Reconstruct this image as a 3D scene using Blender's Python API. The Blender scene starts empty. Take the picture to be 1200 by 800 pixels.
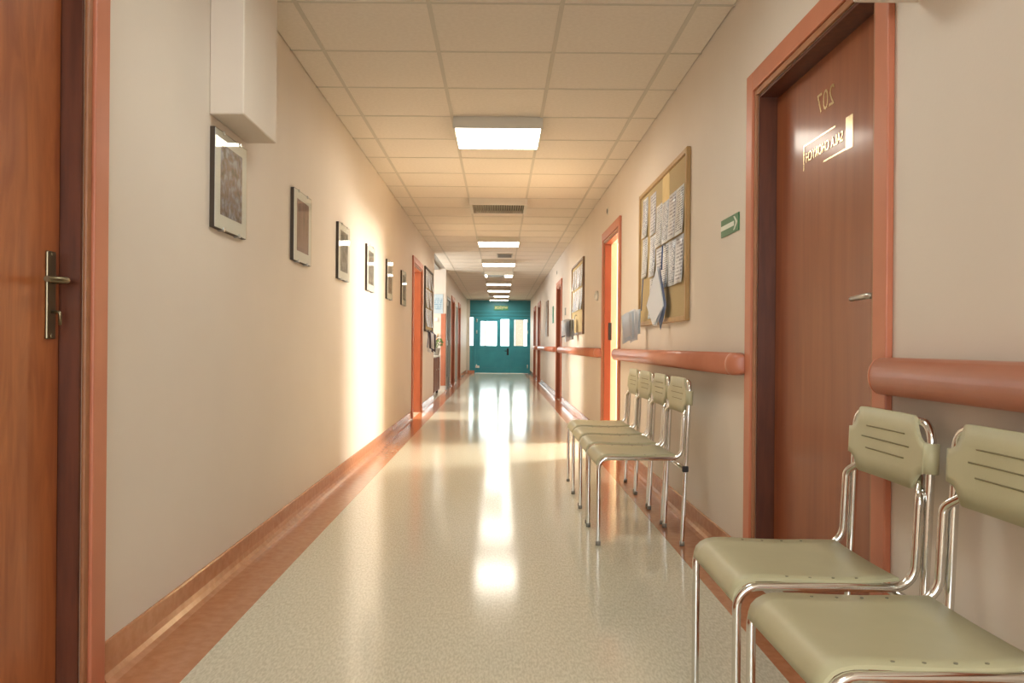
import bpy, bmesh, math, random
from mathutils import Vector, Matrix
R = random.Random(7)
C = bpy.context.scene.collection
S = bpy.context.scene
PI = math.pi

# ------------------------------------------------------------------ camera
cd = bpy.data.cameras.new('camera')
cd.sensor_width = 36.0
cd.lens = 36.0 * 944 / 1200
cd.shift_x = 15 / 1200
cd.shift_y = 4 / 1200
cd.clip_start = 0.02
cam = bpy.data.objects.new('camera', cd)
cam.location = (0, 0, 1.0)
cam.rotation_euler = (PI / 2, -0.0087, 0)
C.objects.link(cam)
S.camera = cam

# ------------------------------------------------------------------ world, exposure
w = bpy.data.worlds.new('overcast_sky')
w.use_nodes = True
S.world = w
bg = w.node_tree.nodes['Background']
bg.inputs[0].default_value = (0.86, 0.94, 1.0, 1)
bg.inputs[1].default_value = 2.6
S.view_settings.view_transform = 'Standard'
S.view_settings.look = 'None'
S.view_settings.gamma = 1
S.view_settings.use_curve_mapping = False
S.view_settings.exposure = 0.95

LAMP = 9.0                       # emission of a lit ceiling lamp
LAMP_COL = (1.0, 0.93, 0.80)


def daylight(name, loc, aim, size, power, col=(1.0, 0.95, 0.86)):
    l = bpy.data.lights.new(name, 'AREA')
    l.shape = 'RECTANGLE'
    l.size, l.size_y = size
    l.energy = power
    l.color = col
    o = bpy.data.objects.new(name, l)
    o.location = loc
    o.rotation_euler = (Vector(aim) - Vector(loc)).to_track_quat('-Z', 'Y').to_euler()
    C.objects.link(o)
    return o


# daylight coming in through the windows of the rooms beside the corridor
daylight('daylight_east_room', (4.35, 9.0, 2.08), (-1.15, 7.25, 0.9), (1.0, 0.6), 300, (1.0, 0.95, 0.84))
daylight('daylight_west_room', (-4.35, 11.0, 2.05), (1.1, 11.7, 0.9), (1.0, 0.6), 150, (1.0, 0.97, 0.88))
daylight('daylight_lobby', (-3.0, 15.7, 1.6), (1.1, 17.0, 1.0), (1.8, 1.5), 30, (1.0, 0.98, 0.92))
daylight('daylight_stairwell', (0, 31.2, 1.7), (0, 20, 0.6), (2.0, 1.6), 40, (0.95, 0.98, 1.0))
daylight('cool_fill_corridor_end', (0.0, -3.3, 1.55), (0, 4, 1.1), (1.7, 1.7), 30, (0.93, 0.98, 1.0))  # added cool fill for the foreground, from an unseen window behind the camera

# ------------------------------------------------------------------ materials
def mat(name, col, rough=0.5, metal=0.0, coat=0.0, spec=0.5):
    m = bpy.data.materials.new(name)
    m.use_nodes = True
    b = m.node_tree.nodes['Principled BSDF']
    b.inputs['Base Color'].default_value = (*col, 1)
    b.inputs['Roughness'].default_value = rough
    b.inputs['Metallic'].default_value = metal
    b.inputs['Coat Weight'].default_value = coat
    b.inputs['Specular IOR Level'].default_value = spec
    return m


def nodes(m):
    t = m.node_tree
    return t.nodes, t.links, t.nodes['Principled BSDF']


def noisy(name, c1, c2, scale, rough=0.5, stretch=(1, 1, 1), coat=0.0, detail=4, bump=0.0, bscale=None, lo=0.35, hi=0.65, spec=0.5,
          dist=0.0, coatrough=0.05):
    m = mat(name, c1, rough, 0, coat, spec)
    n, l, b = nodes(m)
    b.inputs['Coat Roughness'].default_value = coatrough
    tc = n.new('ShaderNodeTexCoord')
    mp = n.new('ShaderNodeMapping')
    mp.inputs['Scale'].default_value = stretch
    l.new(tc.outputs['Object'], mp.inputs[0])
    ns = n.new('ShaderNodeTexNoise')
    ns.inputs['Scale'].default_value = scale
    ns.inputs['Detail'].default_value = detail
    ns.inputs['Distortion'].default_value = dist
    l.new(mp.outputs[0], ns.inputs['Vector'])
    cr = n.new('ShaderNodeValToRGB')
    cr.color_ramp.elements[0].position = lo
    cr.color_ramp.elements[1].position = hi
    cr.color_ramp.elements[0].color = (*c1, 1)
    cr.color_ramp.elements[1].color = (*c2, 1)
    l.new(ns.outputs['Fac'], cr.inputs[0])
    l.new(cr.outputs[0], b.inputs['Base Color'])
    if bump:
        bp = n.new('ShaderNodeBump')
        bp.inputs['Strength'].default_value = bump
        bp.inputs['Distance'].default_value = 0.002
        nb = ns
        if bscale:
            nb = n.new('ShaderNodeTexNoise')
            nb.inputs['Scale'].default_value = bscale
            l.new(tc.outputs['Object'], nb.inputs['Vector'])
        l.new(nb.outputs['Fac'], bp.inputs['Height'])
        l.new(bp.outputs[0], b.inputs['Normal'])
    return m


M = {}
M['wall'] = noisy('painted_wall', (0.735, 0.64, 0.545), (0.765, 0.67, 0.575), 1.3, 0.62, bump=0.12, bscale=90, spec=0.35)
M['ceiling'] = mat('ceiling_void', (0.35, 0.32, 0.28), 0.9)
M['tile'] = noisy('mineral_tile', (0.74, 0.66, 0.565), (0.78, 0.70, 0.605), 45, 0.85, bump=0.05, spec=0.2)
M['grid'] = mat('ceiling_grid_metal', (0.58, 0.52, 0.43), 0.6)
M['floor'] = noisy('speckled_vinyl', (0.60, 0.565, 0.43), (0.755, 0.72, 0.585), 150, 0.125, stretch=(1, 0.28, 1), detail=5, lo=0.38, hi=0.62,
                   bump=0.02, bscale=2.5, dist=0.3, spec=0.6)
M['border'] = noisy('terracotta_vinyl', (0.46, 0.195, 0.092), (0.53, 0.24, 0.122), 26, 0.17, detail=5, spec=0.6)
M['casing'] = noisy('salmon_paint', (0.52, 0.17, 0.088), (0.56, 0.19, 0.10), 6, 0.42)
M['rebate'] = noisy('bronze_brown_paint', (0.33, 0.13, 0.055), (0.38, 0.16, 0.07), 14, 0.42)
M['rail'] = noisy('salmon_plastic', (0.53, 0.18, 0.095), (0.57, 0.20, 0.11), 5, 0.36)
M['jamb'] = noisy('dark_cherry_wood', (0.095, 0.028, 0.014), (0.14, 0.042, 0.02), 40, 0.4, stretch=(1, 1, 0.12))
M['jamb_red'] = noisy('red_brown_paint', (0.30, 0.075, 0.030), (0.34, 0.09, 0.036), 20, 0.42, stretch=(1, 1, 0.2))
M['jamb_orange'] = noisy('deep_orange_paint', (0.27, 0.060, 0.024), (0.30, 0.07, 0.03), 6, 0.42)
M['door'] = noisy('cherry_wood_grain', (0.30, 0.078, 0.022), (0.47, 0.150, 0.046), 16, 0.33, stretch=(1, 1, 0.16), detail=9, lo=0.3, hi=0.72,
                  coat=0.15, dist=1.6, coatrough=0.22)
M['door_dark'] = noisy('brown_cherry_grain', (0.22, 0.054, 0.016), (0.31, 0.086, 0.027), 22, 0.42, stretch=(1, 1, 0.06), detail=9, lo=0.3, hi=0.72,
                       coat=0.30, dist=0.3, coatrough=0.13, spec=0.3)
M['chrome'] = mat('chrome_tube', (0.72, 0.71, 0.68), 0.12, 1.0)
M['brass'] = mat('aged_brass', (0.24, 0.20, 0.125), 0.36, 1.0)
M['steel'] = mat('satin_steel', (0.55, 0.53, 0.48), 0.3, 1.0)
M['khaki'] = noisy('khaki_plastic', (0.47, 0.435, 0.27), (0.50, 0.465, 0.295), 8, 0.42, bump=0.10, bscale=240)
M['khaki_dark'] = mat('khaki_groove_shade', (0.21, 0.18, 0.09), 0.6)  # darker khaki that stands in for shade in the embossed lines
M['rivet'] = mat('rivet_dark', (0.22, 0.20, 0.13), 0.5)
M['black'] = mat('black_rubber', (0.012, 0.012, 0.014), 0.5)
M['ferrule'] = mat('grey_foot_plastic', (0.26, 0.25, 0.22), 0.4)
M['lamp_body'] = mat('lamp_enamel', (0.66, 0.60, 0.49), 0.45)
M['louvre'] = mat('lamp_louvre', (0.38, 0.36, 0.31), 0.5)
M['vent'] = mat('vent_slat', (0.48, 0.45, 0.37), 0.5)
M['vent_dark'] = mat('vent_shadow_gap', (0.14, 0.13, 0.11), 0.7)
M['teal'] = noisy('teal_paint', (0.026, 0.26, 0.345), (0.034, 0.30, 0.385), 3, 0.38)
M['teal_dark'] = noisy('teal_fascia', (0.020, 0.18, 0.225), (0.025, 0.205, 0.25), 3, 0.4)
M['white'] = mat('white_plastic', (0.74, 0.72, 0.66), 0.4)
M['white_trim'] = mat('white_trim_paint', (0.66, 0.62, 0.54), 0.5)
M['cork'] = noisy('cork', (0.44, 0.33, 0.165), (0.50, 0.38, 0.20), 160, 0.8, bump=0.1)
M['oak'] = noisy('oak_frame', (0.40, 0.235, 0.085), (0.48, 0.29, 0.115), 30, 0.4, stretch=(1, 1, 0.2))
M['oak_dark'] = noisy('brown_frame', (0.16, 0.085, 0.04), (0.20, 0.11, 0.05), 30, 0.4)
M['yellow'] = noisy('yellow_card', (0.72, 0.53, 0.22), (0.76, 0.58, 0.27), 12, 0.5)
M['paper'] = mat('plain_paper', (0.80, 0.80, 0.82), 0.55)
M['paper_blue'] = mat('bluish_leaflet', (0.64, 0.71, 0.79), 0.5)
M['paper_grey'] = mat('greyish_leaflet', (0.76, 0.77, 0.80), 0.5)
M['blue'] = mat('blue_card', (0.045, 0.10, 0.26), 0.4)
M['dark_card'] = mat('dark_card', (0.06, 0.045, 0.07), 0.5)
M['green'] = mat('sign_green', (0.035, 0.19, 0.085), 0.35)
M['sign_white'] = mat('sign_white', (0.80, 0.84, 0.74), 0.4)
M['gold'] = mat('gold_foil', (0.66, 0.52, 0.30), 0.22, 0.9)
M['backing'] = mat('picture_backing', (0.055, 0.035, 0.02), 0.6)
M['mat_board'] = mat('mat_board', (0.80, 0.79, 0.75), 0.6)
M['cabinet'] = noisy('brown_laminate', (0.16, 0.055, 0.028), (0.21, 0.075, 0.036), 18, 0.4, stretch=(1, 1, 0.15))
M['grey_metal'] = mat('grey_door_metal', (0.30, 0.30, 0.28), 0.35, 0.3)
M['pale_metal'] = mat('pale_door_paint', (0.55, 0.57, 0.54), 0.4)
M['leaf'] = noisy('leaf_green', (0.07, 0.17, 0.03), (0.20, 0.30, 0.07), 30, 0.5)
M['petal'] = noisy('peach_petal', (0.80, 0.36, 0.15), (0.75, 0.50, 0.24), 30, 0.5)
M['pot'] = mat('grey_pot', (0.42, 0.38, 0.33), 0.5)
M['red'] = mat('red_enamel', (0.35, 0.02, 0.02), 0.35)
M['room_wall'] = mat('room_paint', (0.80, 0.70, 0.52), 0.7)


def emitter(name, col, strength):
    m = mat(name, (0.8, 0.8, 0.75), 0.4)
    n, l, b = nodes(m)
    b.inputs['Emission Color'].default_value = (*col, 1)
    b.inputs['Emission Strength'].default_value = strength
    return m


M['lamp_on'] = emitter('lit_diffuser', LAMP_COL, LAMP)
M['lamp_cool'] = emitter('lit_diffuser_cool_tube', (0.92, 1.0, 0.94), 6.2)


def glass_mat(name, tint=(1, 1, 1), rough=0.0, graze=0.95):
    m = bpy.data.materials.new(name)
    m.use_nodes = True
    t = m.node_tree
    t.nodes.clear()
    out = t.nodes.new('ShaderNodeOutputMaterial')
    mx = t.nodes.new('ShaderNodeMixShader')
    tr = t.nodes.new('ShaderNodeBsdfTransparent')
    tr.inputs[0].default_value = (*tint, 1)
    gl = t.nodes.new('ShaderNodeBsdfGlossy')
    gl.inputs['Roughness'].default_value = rough
    fr = t.nodes.new('ShaderNodeLayerWeight')                 # Schlick: 0.05 + 0.95 * facing ** 5, alike from both sides
    fr.inputs[0].default_value = 0.5
    pw = t.nodes.new('ShaderNodeMath')
    pw.operation = 'POWER'
    pw.inputs[1].default_value = 5.0
    t.links.new(fr.outputs['Facing'], pw.inputs[0])
    ma = t.nodes.new('ShaderNodeMath')
    ma.operation = 'MULTIPLY_ADD'
    ma.inputs[1].default_value = graze
    ma.inputs[2].default_value = 0.05
    t.links.new(pw.outputs[0], ma.inputs[0])
    t.links.new(ma.outputs[0], mx.inputs[0])
    t.links.new(tr.outputs[0], mx.inputs[1])
    t.links.new(gl.outputs[0], mx.inputs[2])
    t.links.new(mx.outputs[0], out.inputs[0])
    return m


M['glass'] = glass_mat('window_glass', (0.97, 1, 0.99))
M['picture_glass'] = glass_mat('picture_glass', (0.97, 0.97, 0.95), 0.03, 0.28)
M['grey_glass'] = glass_mat('tinted_glass', (0.62, 0.66, 0.64))


def print_mat(name, ink, base=(0.74, 0.74, 0.74), rows=70, ax='Y', seed=0.0):
    """paper with rows of small print: flat ink on white, in the sheet's own coordinates"""
    m = mat(name, base, 0.35)
    n, l, b = nodes(m)
    tc = n.new('ShaderNodeTexCoord')
    sx = n.new('ShaderNodeSeparateXYZ')
    l.new(tc.outputs['Object'], sx.inputs[0])

    def math_(op, a, bb=None):
        q = n.new('ShaderNodeMath')
        q.operation = op
        for i, v in enumerate((a, bb)):
            if v is None:
                continue
            if isinstance(v, (int, float)):
                q.inputs[i].default_value = v
            else:
                l.new(v, q.inputs[i])
        return q.outputs[0]
    row = math_('MULTIPLY', sx.outputs['Z'], rows)
    line = math_('GREATER_THAN', math_('FRACT', row), 0.45)
    cb = n.new('ShaderNodeCombineXYZ')
    l.new(math_('MULTIPLY', sx.outputs[ax], 140), cb.inputs[0])
    l.new(math_('FLOOR', row), cb.inputs[1])
    cb.inputs[2].default_value = seed
    wn = n.new('ShaderNodeTexNoise')
    wn.inputs['Scale'].default_value = 0.55
    l.new(cb.outputs[0], wn.inputs['Vector'])
    word = math_('GREATER_THAN', wn.outputs['Fac'], 0.46)
    mg = math_('LESS_THAN', math_('ABSOLUTE', sx.outputs[ax]), 0.085)
    mz = math_('LESS_THAN', math_('ABSOLUTE', sx.outputs['Z']), 0.128)
    fac = math_('MULTIPLY', math_('MULTIPLY', line, word), math_('MULTIPLY', mg, mz))
    mx = n.new('ShaderNodeMix')
    mx.data_type = 'RGBA'
    mx.inputs[6].default_value = (*base, 1)
    mx.inputs[7].default_value = (*ink, 1)
    l.new(fac, mx.inputs[0])
    l.new(mx.outputs[2], b.inputs['Base Color'])
    return m


PRINTS = [print_mat('printed_sheet_a', (0.12, 0.12, 0.15), rows=70, seed=1.0),
          print_mat('printed_sheet_b', (0.22, 0.20, 0.24), (0.70, 0.69, 0.72), 46, seed=5.0),
          print_mat('printed_sheet_c', (0.10, 0.12, 0.20), (0.76, 0.77, 0.80), 95, seed=9.0)]


def art_mat(name, cols, scale, stretch=(1, 1, 1), seed=0.0, horizon=None, low=(0.3, 0.3, 0.35)):
    """a photographic print: blotches of its own colours"""
    m = mat(name, cols[0], 0.5)
    n, l, b = nodes(m)
    tc = n.new('ShaderNodeTexCoord')
    mp = n.new('ShaderNodeMapping')
    mp.inputs['Scale'].default_value = stretch
    mp.inputs['Location'].default_value = (seed, seed, seed)
    l.new(tc.outputs['Object'], mp.inputs[0])
    ns = n.new('ShaderNodeTexNoise')
    ns.inputs['Scale'].default_value = scale
    ns.inputs['Detail'].default_value = 6
    l.new(mp.outputs[0], ns.inputs['Vector'])
    cr = n.new('ShaderNodeValToRGB')
    cr.color_ramp.elements[0].position = 0.36
    cr.color_ramp.elements[0].color = (*cols[0], 1)
    cr.color_ramp.elements[1].position = 0.62
    cr.color_ramp.elements[1].color = (*cols[-1], 1)
    for i, c in enumerate(cols[1:-1]):
        e = cr.color_ramp.elements.new(0.36 + 0.26 * (i + 1) / (len(cols) - 1))
        e.color = (*c, 1)
    l.new(ns.outputs['Fac'], cr.inputs[0])
    src = cr.outputs[0]
    if horizon is not None:
        sx = n.new('ShaderNodeSeparateXYZ')
        l.new(tc.outputs['Object'], sx.inputs[0])
        lt = n.new('ShaderNodeMath')
        lt.operation = 'LESS_THAN'
        l.new(sx.outputs['Z'], lt.inputs[0])
        lt.inputs[1].default_value = horizon
        mx = n.new('ShaderNodeMix')
        mx.data_type = 'RGBA'
        mx.blend_type = 'MIX'
        l.new(lt.outputs[0], mx.inputs[0])
        l.new(src, mx.inputs[6])
        mx.inputs[7].default_value = (*low, 1)
        src = mx.outputs[2]
    l.new(src, b.inputs['Base Color'])
    return m


# ------------------------------------------------------------------ mesh helpers
class MB:
    """collects boxes, tubes and prisms into one mesh"""

    def __init__(self):
        self.bm = bmesh.new()

    def box(self, x0, x1, y0, y1, z0, z1, bev=0.0, seg=1):
        b = bmesh.new()
        bmesh.ops.create_cube(b, size=1)
        for v in b.verts:
            v.co = Vector(((x0 + x1) / 2 + v.co.x * (x1 - x0), (y0 + y1) / 2 + v.co.y * (y1 - y0), (z0 + z1) / 2 + v.co.z * (z1 - z0)))
        if bev:
            bmesh.ops.bevel(b, geom=b.edges[:], offset=bev, segments=seg, profile=0.5, affect='EDGES')
        self._add(b)
        return self

    def _add(self, b, smooth=False):
        mp = {}
        for v in b.verts:
            mp[v] = self.bm.verts.new(v.co)
        for f in b.faces:
            nf = self.bm.faces.new([mp[v] for v in f.verts])
            nf.smooth = smooth
        b.free()

    def tube(self, pts, r, n=10, caps=True):
        pts = [Vector(p) for p in pts]
        rings = []
        up = None
        for i, p in enumerate(pts):
            if i == 0:
                d = pts[1] - p
            elif i == len(pts) - 1:
                d = p - pts[i - 1]
            else:
                d = (pts[i + 1] - p).normalized() + (p - pts[i - 1]).normalized()
            d.normalize()
            if up is None:
                up = Vector((0, 0, 1)) if abs(d.z) < 0.9 else Vector((0, 1, 0))
            a = d.cross(up).normalized()
            up = a.cross(d).normalized()
            rr = r[i] if isinstance(r, (list, tuple)) else r
            rings.append([self.bm.verts.new(p + (a * math.cos(2 * PI * k / n) + up * math.sin(2 * PI * k / n)) * rr) for k in range(n)])
        for A, B in zip(rings, rings[1:]):
            for k in range(n):
                f = self.bm.faces.new((A[k], A[(k + 1) % n], B[(k + 1) % n], B[k]))
                f.smooth = True
        if caps:
            self.bm.faces.new(rings[0][::-1])
            self.bm.faces.new(rings[-1])
        return self

    def prism(self, poly, axis, a0, a1, smooth=False):
        """poly of 2-D points, extruded along axis between a0 and a1; 2-D order is (y,z), (x,z) or (x,y)"""
        def co(p, a):
            return {'x': (a, p[0], p[1]), 'y': (p[0], a, p[1]), 'z': (p[0], p[1], a)}[axis]
        A = [self.bm.verts.new(co(p, a0)) for p in poly]
        B = [self.bm.verts.new(co(p, a1)) for p in poly]
        n = len(poly)
        for k in range(n):
            f = self.bm.faces.new((A[k], A[(k + 1) % n], B[(k + 1) % n], B[k]))
            f.smooth = smooth
        self.bm.faces.new(A[::-1])
        self.bm.faces.new(B)
        return self

    def grid(self, fn, nu, nv, thick, smooth=True):
        """closed sheet: fn(u, v) -> (point, normal)"""
        F, K = [], []
        for i in range(nu + 1):
            fr, kr = [], []
            for j in range(nv + 1):
                p, nn = fn(i / nu, j / nv)
                fr.append(self.bm.verts.new(p))
                kr.append(self.bm.verts.new(Vector(p) - Vector(nn).normalized() * thick))
            F.append(fr)
            K.append(kr)
        def q(a, b, c, d, s):
            f = self.bm.faces.new((a, b, c, d))
            f.smooth = s
        for i in range(nu):
            for j in range(nv):
                q(F[i][j], F[i + 1][j], F[i + 1][j + 1], F[i][j + 1], smooth)
                q(K[i][j], K[i][j + 1], K[i + 1][j + 1], K[i + 1][j], smooth)
        for i in range(nu):
            q(F[i][0], K[i][0], K[i + 1][0], F[i + 1][0], False)
            q(F[i][nv], F[i + 1][nv], K[i + 1][nv], K[i][nv], False)
        for j in range(nv):
            q(F[0][j], F[0][j + 1], K[0][j + 1], K[0][j], False)
            q(F[nu][j], K[nu][j], K[nu][j + 1], F[nu][j + 1], False)
        return self

    def quad(self, a, b, c, d):
        self.bm.faces.new([self.bm.verts.new(p) for p in (a, b, c, d)])
        return self

    def mesh(self, name, m):
        bmesh.ops.recalc_face_normals(self.bm, faces=self.bm.faces[:])
        me = bpy.data.meshes.new(name)
        self.bm.to_mesh(me)
        self.bm.free()
        me.materials.append(M[m] if isinstance(m, str) else m)
        return me

    def build(self, name, m, parent=None, loc=(0, 0, 0), rot=(0, 0, 0), label=None):
        o = bpy.data.objects.new(name, self.mesh(name, m))
        o.location = loc
        o.rotation_euler = rot
        C.objects.link(o)
        if parent:
            o.parent = parent
        if label:
            o['label'] = label
        return o


def place(name, me, parent=None, loc=(0, 0, 0), rot=(0, 0, 0), label=None):
    o = bpy.data.objects.new(name, me)
    o.location = loc
    o.rotation_euler = rot
    C.objects.link(o)
    if parent:
        o.parent = parent
    if label:
        o['label'] = label
    return o


def tag(o, label, cat, group=None):
    o['label'] = label
    o['category'] = cat
    if group:
        o['group'] = group
    return o


def thing(name, label, cat, loc=(0, 0, 0), rz=0.0, group=None):
    o = bpy.data.objects.new(name, None)
    o.empty_display_size = 0.1
    o.location = loc
    o.rotation_euler = (0, 0, rz)
    C.objects.link(o)
    return tag(o, label, cat, group)


def struct(name, mb, m, label=None):
    o = mb.build(name, m)
    o['kind'] = 'structure'
    if label:
        o['label'] = label
    return o


def struct_empty(name, loc, label):
    o = bpy.data.objects.new(name, None)
    o.location = loc
    o['kind'] = 'structure'
    o['label'] = label
    C.objects.link(o)
    return o


def copy_tree(o, parent=None):
    c = o.copy()
    C.objects.link(c)
    if parent:
        c.parent = parent
    for ch in list(o.children):
        copy_tree(ch, c)
    return c


def fillet(pts, rad, n=7):
    """round the corners of a polyline"""
    pts = [Vector(p) for p in pts]
    out = [pts[0]]
    for i in range(1, len(pts) - 1):
        p, a, b = pts[i], pts[i - 1], pts[i + 1]
        r = rad[i - 1] if isinstance(rad, (list, tuple)) else rad
        da, db = (a - p).normalized(), (b - p).normalized()
        ang = da.angle(db)
        t = r / math.tan(ang / 2)
        s, e = p + da * t, p + db * t
        bis = (da + db).normalized()
        c = p + bis * (r / math.sin(ang / 2))
        v0, v1 = s - c, e - c
        th = v0.angle(v1)
        ax = v0.cross(v1).normalized()
        for k in range(n + 1):
            out.append(c + Matrix.Rotation(th * k / n, 3, ax) @ v0)
    out.append(pts[-1])
    return out


def text_mesh(body, size, depth, m, fn):
    """lettering as a mesh; fn maps (tx, ty, tz) to a point"""
    cu = bpy.data.curves.new('lettering', 'FONT')
    cu.body = body
    cu.size = size
    cu.extrude = depth / 2
    cu.align_x = 'CENTER'
    cu.align_y = 'CENTER'
    cu.resolution_u = 3
    o = bpy.data.objects.new('lettering', cu)
    C.objects.link(o)
    me = bpy.data.meshes.new_from_object(o.evaluated_get(bpy.context.evaluated_depsgraph_get()))
    bpy.data.objects.remove(o)
    for v in me.vertices:
        v.co = fn(*v.co)
    me.materials.clear()
    me.materials.append(M[m])
    return me


# ------------------------------------------------------------------ the shell
XL, XR = -1.156, 1.091            # corridor wall faces
H = 2.6
T = 0.13                          # wall thickness
Y0, Y1 = -3.5, 28.4
TW = 0.627                        # ceiling tile
RX0, RX1 = 14.2, 17.3             # the side lobby on the left

OPEN_R = [(2.34, 3.41), (7.345, 8.38), (14.13, 15.2), (21.4, 22.5), (24.1, 25.2)]
OPEN_L = [(1.16, 2.23), (10.73, 11.86), (17.6, 18.9), (19.4, 20.5), (21.1, 22.2), (22.55, 23.6)]
DH = 2.065                        # door opening height


def wall_run(mb, x0, x1, y0, y1, opens):
    y = y0
    for a, b in opens:
        if a < y0 or b > y1:
            continue
        mb.box(x0, x1, y, a, 0, H + 0.05)
        mb.box(x0, x1, a, b, DH, H + 0.05)
        y = b
    mb.box(x0, x1, y, y1, 0, H + 0.05)


mb = MB(); wall_run(mb, XR, XR + T, Y0, Y1 + 0.1, OPEN_R)
struct('wall_right', mb, 'wall')
mb = MB(); wall_run(mb, XL - T, XL, Y0, RX0, OPEN_L)
wall_run(mb, XL - T, XL, RX1, Y1 + 0.1, OPEN_L)
mb.box(-3.3, XL - T, RX1, RX1 + T, 0, H + 0.05)              # lobby end wall that faces the corridor
mb.box(-3.3, XL - T, RX0 - T, RX0, 0, H + 0.05)
struct('wall_left', mb, 'wall')

# lobby window wall, seen only in what it lights
mb = MB()
mb.box(-3.43, -3.3, RX0 - T, RX1 + T, 0, 0.85).box(-3.43, -3.3, RX0 - T, RX1 + T, 2.4, H + 0.05)
mb.box(-3.43, -3.3, RX0 - T, RX0 + 0.35, 0.85, 2.4).box(-3.43, -3.3, RX1 - 0.35, RX1 + T, 0.85, 2.4)
struct('wall_lobby', mb, 'wall')

# side rooms whose daylight comes through the open doors
def side_room(name, xa, xb, y0, y1, wy0, wy1):
    """xa: wall at the corridor, xb: the window wall"""
    s = 1 if xb > xa else -1
    m_ = MB()
    xs = sorted((xa, xb))
    m_.box(xs[0], xs[1], y0 - 0.1, y0, 0, H)
    m_.box(xs[0], xs[1], y1, y1 + 0.1, 0, H)
    m_.box(xs[0], xs[1], y0 - 0.1, y1 + 0.1, H, H + 0.1)
    m_.box(xs[0], xs[1], y0 - 0.1, y1 + 0.1, -0.12, -0.02)
    o_ = sorted((xb, xb + s * 0.15))
    m_.box(o_[0], o_[1], y0 - 0.1, y1 + 0.1, -0.12, 0.9).box(o_[0], o_[1], y0 - 0.1, y1 + 0.1, 2.4, H + 0.1)
    m_.box(o_[0], o_[1], y0 - 0.1, wy0, 0.9, 2.4).box(o_[0], o_[1], wy1, y1 + 0.1, 0.9, 2.4)
    struct(name, m_, 'room_wall')


side_room('wall_east_room', XR + T, 4.5, 6.0, 10.4, 8.5, 9.6)
side_room('wall_west_room', XL - T, -4.5, 9.6, 13.2, 10.4, 11.6)

# end of the corridor behind the camera with an unseen window opening added for the cool fill
mb = MB()
mb.box(XL - T, XR + T, Y0 - 0.15, Y0, 0, 0.7).box(XL - T, XR + T, Y0 - 0.15, Y0, 2.4, H + 0.05)
mb.box(XL - T, -0.9, Y0 - 0.15, Y0, 0.7, 2.4).box(0.9, XR + T, Y0 - 0.15, Y0, 0.7, 2.4)
struct('wall_back', mb, 'wall')

# floor
mb = MB()
mb.box(XL - T, XR + T, Y0 - 0.15, 31.6, -0.12, 0)
mb.box(-3.43, XL - T, RX0 - T, RX1 + T, -0.12, 0)
floor = struct('floor', mb, 'floor')
MB().box(XL, -0.93, Y0, Y1, -0.01, 0.0008).build('border_strip', 'border', floor)
MB().box(0.875, XR, Y0, Y1, -0.01, 0.0008).build('border_strip', 'border', floor)

# coved skirting
COVE = [(0.0, 0.115), (0.005, 0.115), (0.007, 0.108), (0.007, 0.045), (0.011, 0.024), (0.021, 0.010), (0.040, 0.0025), (0.06, 0.001), (0.0, 0.001)]
def cove(mb, side, ya, yb):
    if side == 'l':
        mb.prism([(XL + p[0], p[1]) for p in COVE], 'y', ya, yb)
    else:
        mb.prism([(XR - p[0], p[1]) for p in COVE], 'y', ya, yb)


def runs(y0, y1, opens, m_=0.115):
    y = y0
    out = []
    for a, b in opens:
        if a - m_ > y:
            out.append((y, a - m_))
        y = b + m_
    if y1 > y:
        out.append((y, y1))
    return out


mb = MB()
for a, b in runs(Y0, RX0, OPEN_L[:2]) + runs(RX1, Y1, OPEN_L[2:]):
    cove(mb, 'l', a, b)
struct('baseboard_left', mb, 'border')
mb = MB()
for a, b in runs(Y0, Y1, OPEN_R):
    cove(mb, 'r', a, b)
struct('baseboard_right', mb, 'border')

# ceiling: slab, tiles and the bars that carry them
mb = MB()
mb.box(XL - T, XR + T, Y0 - 0.15, 31.6, H + 0.03, H + 0.12)
mb.box(-3.43, XL - T, RX0 - T, RX1 + T, H, H + 0.12)
ceiling = struct('ceiling', mb, 'ceiling')
cols = [XL, -0.972, -0.345, 0.282, 0.908, XR]
tile_me = {}

for i in range(5):
    wd = cols[i + 1] - cols[i]
    tile_me[i] = MB().box(-wd / 2 + 0.004, wd / 2 - 0.004, -TW / 2 + 0.004, TW / 2 - 0.004, 0, 0.02, 0.003).mesh('ceiling_tile', 'tile')
k0 = -4
nrow = int((Y1 - (5.66 + k0 * TW)) / TW)
for k in range(k0, k0 + nrow + 1):
    ya = 5.66 + k * TW
    for i in range(5):
        yc = ya + TW / 2
        if ya + TW > Y1:
            continue
        place('ceiling_tile', tile_me[i], ceiling, ((cols[i] + cols[i + 1]) / 2, yc, H + 0.001 + R.uniform(0, 0.0012)))
bar_me = MB().box(XL, XR, -0.009, 0.009, -0.001, 0.02).mesh('grid_bar', 'grid')
for k in range(k0, k0 + nrow + 2):
    place('grid_bar', bar_me, ceiling, (0, min(5.66 + k * TW, Y1 - 0.02), H))
for x in cols[1:-1]:
    MB().box(x - 0.011, x + 0.011, 5.66 + k0 * TW, Y1, -0.0022, 0.02).build('grid_runner', 'grid', ceiling, (0, 0, H))
mb = MB().box(XL, XR, Y0, 5.66 + k0 * TW - 0.01, 0, 0.03)
mb.build('ceiling_panel', 'tile', ceiling, (0, 0, H))

# boxed-in ducts high on both walls
struct('trim_1', MB().box(XL, -1.02, 3.19, 3.66, 1.905, H, 0.004), 'wall', 'boxed duct above the first picture')
struct('trim_2', MB().box(0.92, XR, 1.62, 2.115, 1.905, H, 0.004), 'wall', 'boxed duct above the wooden door with number')
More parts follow.
